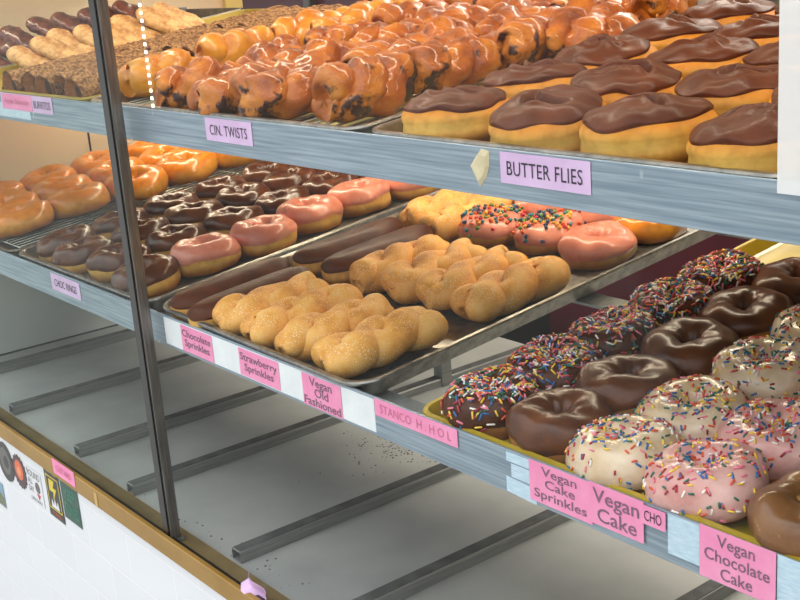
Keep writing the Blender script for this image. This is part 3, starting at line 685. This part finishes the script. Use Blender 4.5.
card('price_card', 'pink card reading Vegan Old Fashioned on the white strip', -1.07, -.996, -.472, -.435, M['pinkp'], 'Vegan\nOld\nFashioned', 'gink', .94, .9, y=.6668, group=G2, bold=.012, line=.85)
card('price_card', 'narrow pink handwritten strip right of the white paper strip', -.936, -.807, -.4505, -.432, M['pinkp'], 'STANCO  H . H O L', 'fink', .86, .5, y=.6668, group=G2)
card('price_card', 'pink card reading Vegan Cake Sprinkles on the lower shelf', -.711, -.637, -.4705, -.432, M['pinkp'], 'Vegan\nCake\nSprinkles', 'gink', .84, .86, y=.6666, group=G2, bold=.008)
card('price_card', 'pink card reading Vegan Cake beside the sprinkles card', -.639, -.581, -.4675, -.4305, M['pinkp'], 'Vegan\nCake', 'gink', .86, .8, y=.6661, group=G2, bold=.008)
card('price_card', 'small pink scrap reading CHO next to Vegan Cake card', -.583, -.5585, -.449, -.4325, M['pinkp'], 'CHO', 'ink', .72, .55, y=.6657, group=G2)
card('price_card', 'pink card reading Vegan Chocolate Cake at lower shelf right', -.526, -.4585, -.473, -.430, M['pinkp'], 'Vegan\nChocolate\nCake', 'gink', .86, .84, y=.6662, group=G2, bold=.008)
TP = 'strips of clear tape on the shelf fronts'
for x0, x1, z0, z1, sk, lab in ((-.741, -.706, -.443, -.434, 0, 'clear tape at top left of the Vegan Cake Sprinkles card'), (-.735, -.706, -.457, -.444, 0, 'clear tape halfway down left of Vegan Cake Sprinkles card'), (-.742, -.704, -.473, -.458, .002, 'clear tape at lower left of the Vegan Cake Sprinkles card'),
                           (-.5575, -.527, -.467, -.433, 0, 'wide clear tape between the CHO scrap and Vegan Chocolate Cake'), (-.458, -.40, -.472, -.431, 0, 'wide clear tape right of the Vegan Chocolate Cake card'),
                           (-1.93, -1.75, -.197, -.175, 0, 'clear tape under the burritos card')):
    card('tape_piece', lab, x0, x1, z0, z1, M['tape'], None, y=.6674, cat='tape', group=TP, skew=sk)
# dried smear on the upper shelf front
g = np.random.default_rng(5); pts = [(-.767, -.178), (-.760, -.170), (-.752, -.162), (-.742, -.1635), (-.743, -.176), (-.747, -.186), (-.756, -.195), (-.762, -.186)]
b = MB(); n = len(pts); b.add([(x, 0, z) for x, z in pts]+[(-.754+(x+.754)*.7, -.0022, -.178+(z+.178)*.7) for x, z in pts], [(k, (k+1) % n, n+(k+1) % n, n+k) for k in range(n)]+[tuple(range(n, 2*n))])
tag(link('dough_smear', b.mesh('dough_smear', M['putty'], False), None, (0, .6678, H)), 'cream coloured dried smear left of the BUTTER FLIES card', 'smear')
# card on the gold trim and the crumpled one
card('price_card', 'faded pink card taped over the gold trim above the green sticker', -1.789, -1.703, -.765, -.739, M['pinkp'], 'CUSTARD', 'fink', .7, .4, y=.6272, group='loose cards on the gold trim')
b = patch(-.027, .03, -.010, .010, .0005); v = np.array(b.v); v[:, 1] += .006*np.sin(v[:, 0]*160)+.004*np.cos(v[:, 2]*300); b.v = [tuple(p) for p in v]
o = link('crumpled_card', b.mesh('crumpled_card', [M['lilac']], True), None, (-1.185, .640, H-.742)); o.rotation_euler = (-.5, .35, 0)
tag(o, 'crumpled pale card stuck in the gold trim at the bottom', 'card', 'loose cards on the gold trim')
# stickers on the tiles
def disc(cx, cz, r, m, y, n=40, th=.0006, star=0):
    b = MB(); v = []
    for yy in (y, y+th):
        for k in range(n):
            a = 2*math.pi*k/n; q = r*(1+star*(1 if k % 2 else -1)); v.append((cx+q*math.cos(a), yy, cz+q*math.sin(a)))
    return b.add(v, [tuple(range(n))]+[(k, n+k, n+(k+1) % n, (k+1) % n) for k in range(n)]).mesh('disc', m, False)
def flat(poly, y, m, th=.0003):
    n = len(poly); return MB().add([(x, y, z) for x, z in poly]+[(x, y+th, z) for x, z in poly], [tuple(range(n))]+[(k, n+k, n+(k+1) % n, (k+1) % n) for k in range(n)]).mesh('mark', m, False)
D = {k: plain('sticker_'+k, c, .35, 0, .3) for k, c in dict(black=(24, 22, 24), grey=(92, 88, 86), maroon=(70, 30, 40), orange=(226, 96, 40), skin=(232, 150, 96), white=(232, 232, 234), red=(196, 40, 60), yellow=(226, 200, 40), green=(12, 74, 58), teal=(24, 120, 96), blue=(120, 160, 180), olive=(108, 110, 70)).items()}
SG = 'stickers on the white tile front'
def sticker(label, cx, cz): e = empty('sticker', (cx, .6355, H+cz)); return tag(e, label, 'sticker', SG)
e = sticker('round dark sticker at the far left of the sticker row', -2.05, -.827)
link('backing', disc(0, 0, .038, D['black'], -.0007), e); link('emblem', disc(.0, .002, .026, D['grey'], -.0009), e); link('emblem_centre', disc(.003, .0, .012, D['black'], -.0011), e)
e = sticker('round maroon sticker with an orange centre', -1.983, -.826)
link('backing', disc(0, 0, .031, D['maroon'], -.0007, 36, .0006, .07), e); link('emblem', disc(0, .003, .019, D['orange'], -.0009), e); link('emblem_centre', disc(.0, .001, .009, D['skin'], -.0011), e)
e = sticker('white sticker with black bars of writing and a red tip', -1.915, -.832)
link('backing', flat([(-.033, -.031), (.033, -.031), (.033, .031), (-.033, .031)], -.0006, D['white']), e)
link('lettering', text_mesh('ROUND', D['black'], .056, .013), e, (0, -.0008, .021))
link('lettering', text_mesh('ALL\nDAY', D['black'], .022, .026), e, (-.018, -.0008, -.002))
link('emblem', disc(.013, .0, .0105, D['grey'], -.0009), e); link('red_tip', flat([(.004, -.012), (.022, -.012), (.013, -.024)], -.0008, D['red']), e)
link('lettering', text_mesh('OPEN EARLY', D['black'], .05, .006), e, (0, -.0008, -.0275))
e = sticker('tall black sticker with yellow border and lightning bolt', -1.828, -.816)
link('backing', flat([(-.031, -.049), (.031, -.049), (.031, .049), (-.031, .049)], -.0006, D['black']), e)
fr = MB()
for a in ((-.026, .026, .026, .028), (-.026, .026, -.034, -.032), (-.026, -.024, -.032, .026), (.024, .026, -.032, .026)): fr.box(a[0], a[1], -.0009, -.0006, a[2], a[3])
link('border', fr.mesh('border', D['yellow'], False), e)
link('bolt', flat([(-.014, .022), (.008, .022), (.0, .008), (.014, .008), (-.004, -.016), (.0, .0), (-.016, .0)], -.0009, D['yellow']), e)
link('white_peaks', flat([(-.016, -.030), (-.012, -.014), (-.006, -.026), (.0, -.012), (.006, -.026), (.012, -.014), (.016, -.030)], -.0009, D['white']), e)
link('lettering', text_mesh('HIGH VOLT', D['yellow'], .046, .008), e, (0, -.0009, .038)); link('lettering', text_mesh('COFFEE', D['orange'], .036, .007), e, (0, -.0009, -.0415))
e = sticker('dark green sticker with teal lettering right of the lightning sticker', -1.757, -.813)
link('backing', flat([(-.034, -.034), (.034, -.034), (.034, .030), (.030, .034), (-.034, .034)], -.0006, D['green']), e)
link('lettering', text_mesh('KEEP\nTUNES', D['teal'], .055, .05, 1, .02), e, (0, -.0009, 0))
e = sticker('small blue and olive sticker below the round dark sticker', -2.115, -.91)
link('backing', flat([(-.022, -.025), (.022, -.025), (.022, .025), (-.022, .025)], -.0006, D['blue']), e); link('emblem', flat([(-.020, -.023), (.020, -.023), (.020, -.004), (-.005, .006), (-.020, -.006)], -.0008, D['olive']), e)
# bits of tape on the trim
card('tape_piece', 'short pale tape on the gold trim between the sticker row and the post', -1.632, -1.622, -.772, -.748, mottled('old_tape', (196, 160, 96), (206, 172, 110), 40, .5), None, y=.6272, cat='tape', group=TP)
# crumbs on the case floor
def crumbs(n, cx, cy, sx, sy, seed, m, label):
    g = np.random.default_rng(seed); b = MB()
    for k in range(n):
        x, y = g.normal(0, sx), g.normal(0, sy); q = g.uniform(.0004, .0012)
        p = [(x+q*a, y+q*c*g.uniform(.6, 1.2), (q*.9 if d else 0)) for d in (0, 1) for a, c in ((-1, -1), (1, -1), (1, 1), (-1, 1))]
        b.add(p, [(0, 3, 2, 1), (4, 5, 6, 7), (0, 1, 5, 4), (1, 2, 6, 5), (2, 3, 7, 6), (3, 0, 4, 7)])
    o = link('crumbs', b.mesh('crumbs', m, False), None, (cx, cy, H-.768)); o['kind'] = 'stuff'; tag(o, label, 'crumbs'); return o
crumbs(420, -1.455, 1.11, .045, .055, 4, plain('dark_crumb', (96, 92, 86), .8), 'dark crumbs scattered on case floor under the narrow pink strip')
crumbs(36, -1.36, .705, .16, .010, 6, plain('grey_crumb', (110, 106, 98), .8), 'few grey crumbs on the case floor along the gold trim')
# bright reflection painted as a translucent sheet, and light tape, on the glass
o = link('pale_reflection', MB().box(-.449, .3, .6478, .6482, -.164, .26).mesh('pale_reflection', M['glass_reflection'], False), None, (0, 0, H)); tag(o, 'pale reflection at the upper right of the glass, built as a thin sheet', 'glass_reflection')
e = empty('light_string', (-1.316, .6525, H-.157))
link('clear_tape', MB().box(-.004, .004, .0, .0006, 0, .38).mesh('clear_tape', M['ledtape'], False), e)
for k in range(42):
    link('bulb', MB().box(-.0024, .0024, -.0012, 0, .003+.009*k, .0068+.009*k).mesh('bulb', M['led'], False), e)
tag(e, 'vertical string of tiny warm lights inside the glass beside the post', 'lights')

# ------------------------------------------------------------------ behind the case
e = empty('cabinet', (-2.75, 1.84, 0)); link('cabinet_body', MB().box(-.32, .28, 0, .5, 0, 2.0).mesh('cabinet_body', M['maroon'], False), e)
bevel(link('handle', MB().box(.03, .06, -.025, 0, H-.135, H-.075).mesh('handle', M['chrome'], False), e), .004); tag(e, 'tall maroon cabinet with chrome latch behind the case', 'cabinet')
e = empty('cabinet', (-1.5, 1.82, 0)); link('cabinet_body', MB().box(-.35, .42, 0, .5, 0, H-.50).mesh('cabinet_body', M['maroon'], False), e); link('door', MB().box(-.33, .40, -.012, 0, .1, H-.52).mesh('door', M['maroon'], False), e); tag(e, 'low maroon cabinet seen under the upper shelf', 'cabinet')
e = empty('refrigerator', (-2.12, 1.95, 0)); link('refrigerator_body', MB().box(-.32, .26, 0, .6, 0, 1.9).mesh('refrigerator_body', M['navy'], False), e); link('door', MB().box(-.31, .25, -.02, 0, .08, 1.88).mesh('door', M['navy'], False), e); tag(e, 'dark navy refrigerator behind the upper shelf', 'refrigerator')
e = link('corner_post', MB().box(XL-.03, XL+.012, 1.446, 1.49, H-.79, H+.27).mesh('corner_post', M['cream'], False)); struct(e); e.name = 'trim_corner'
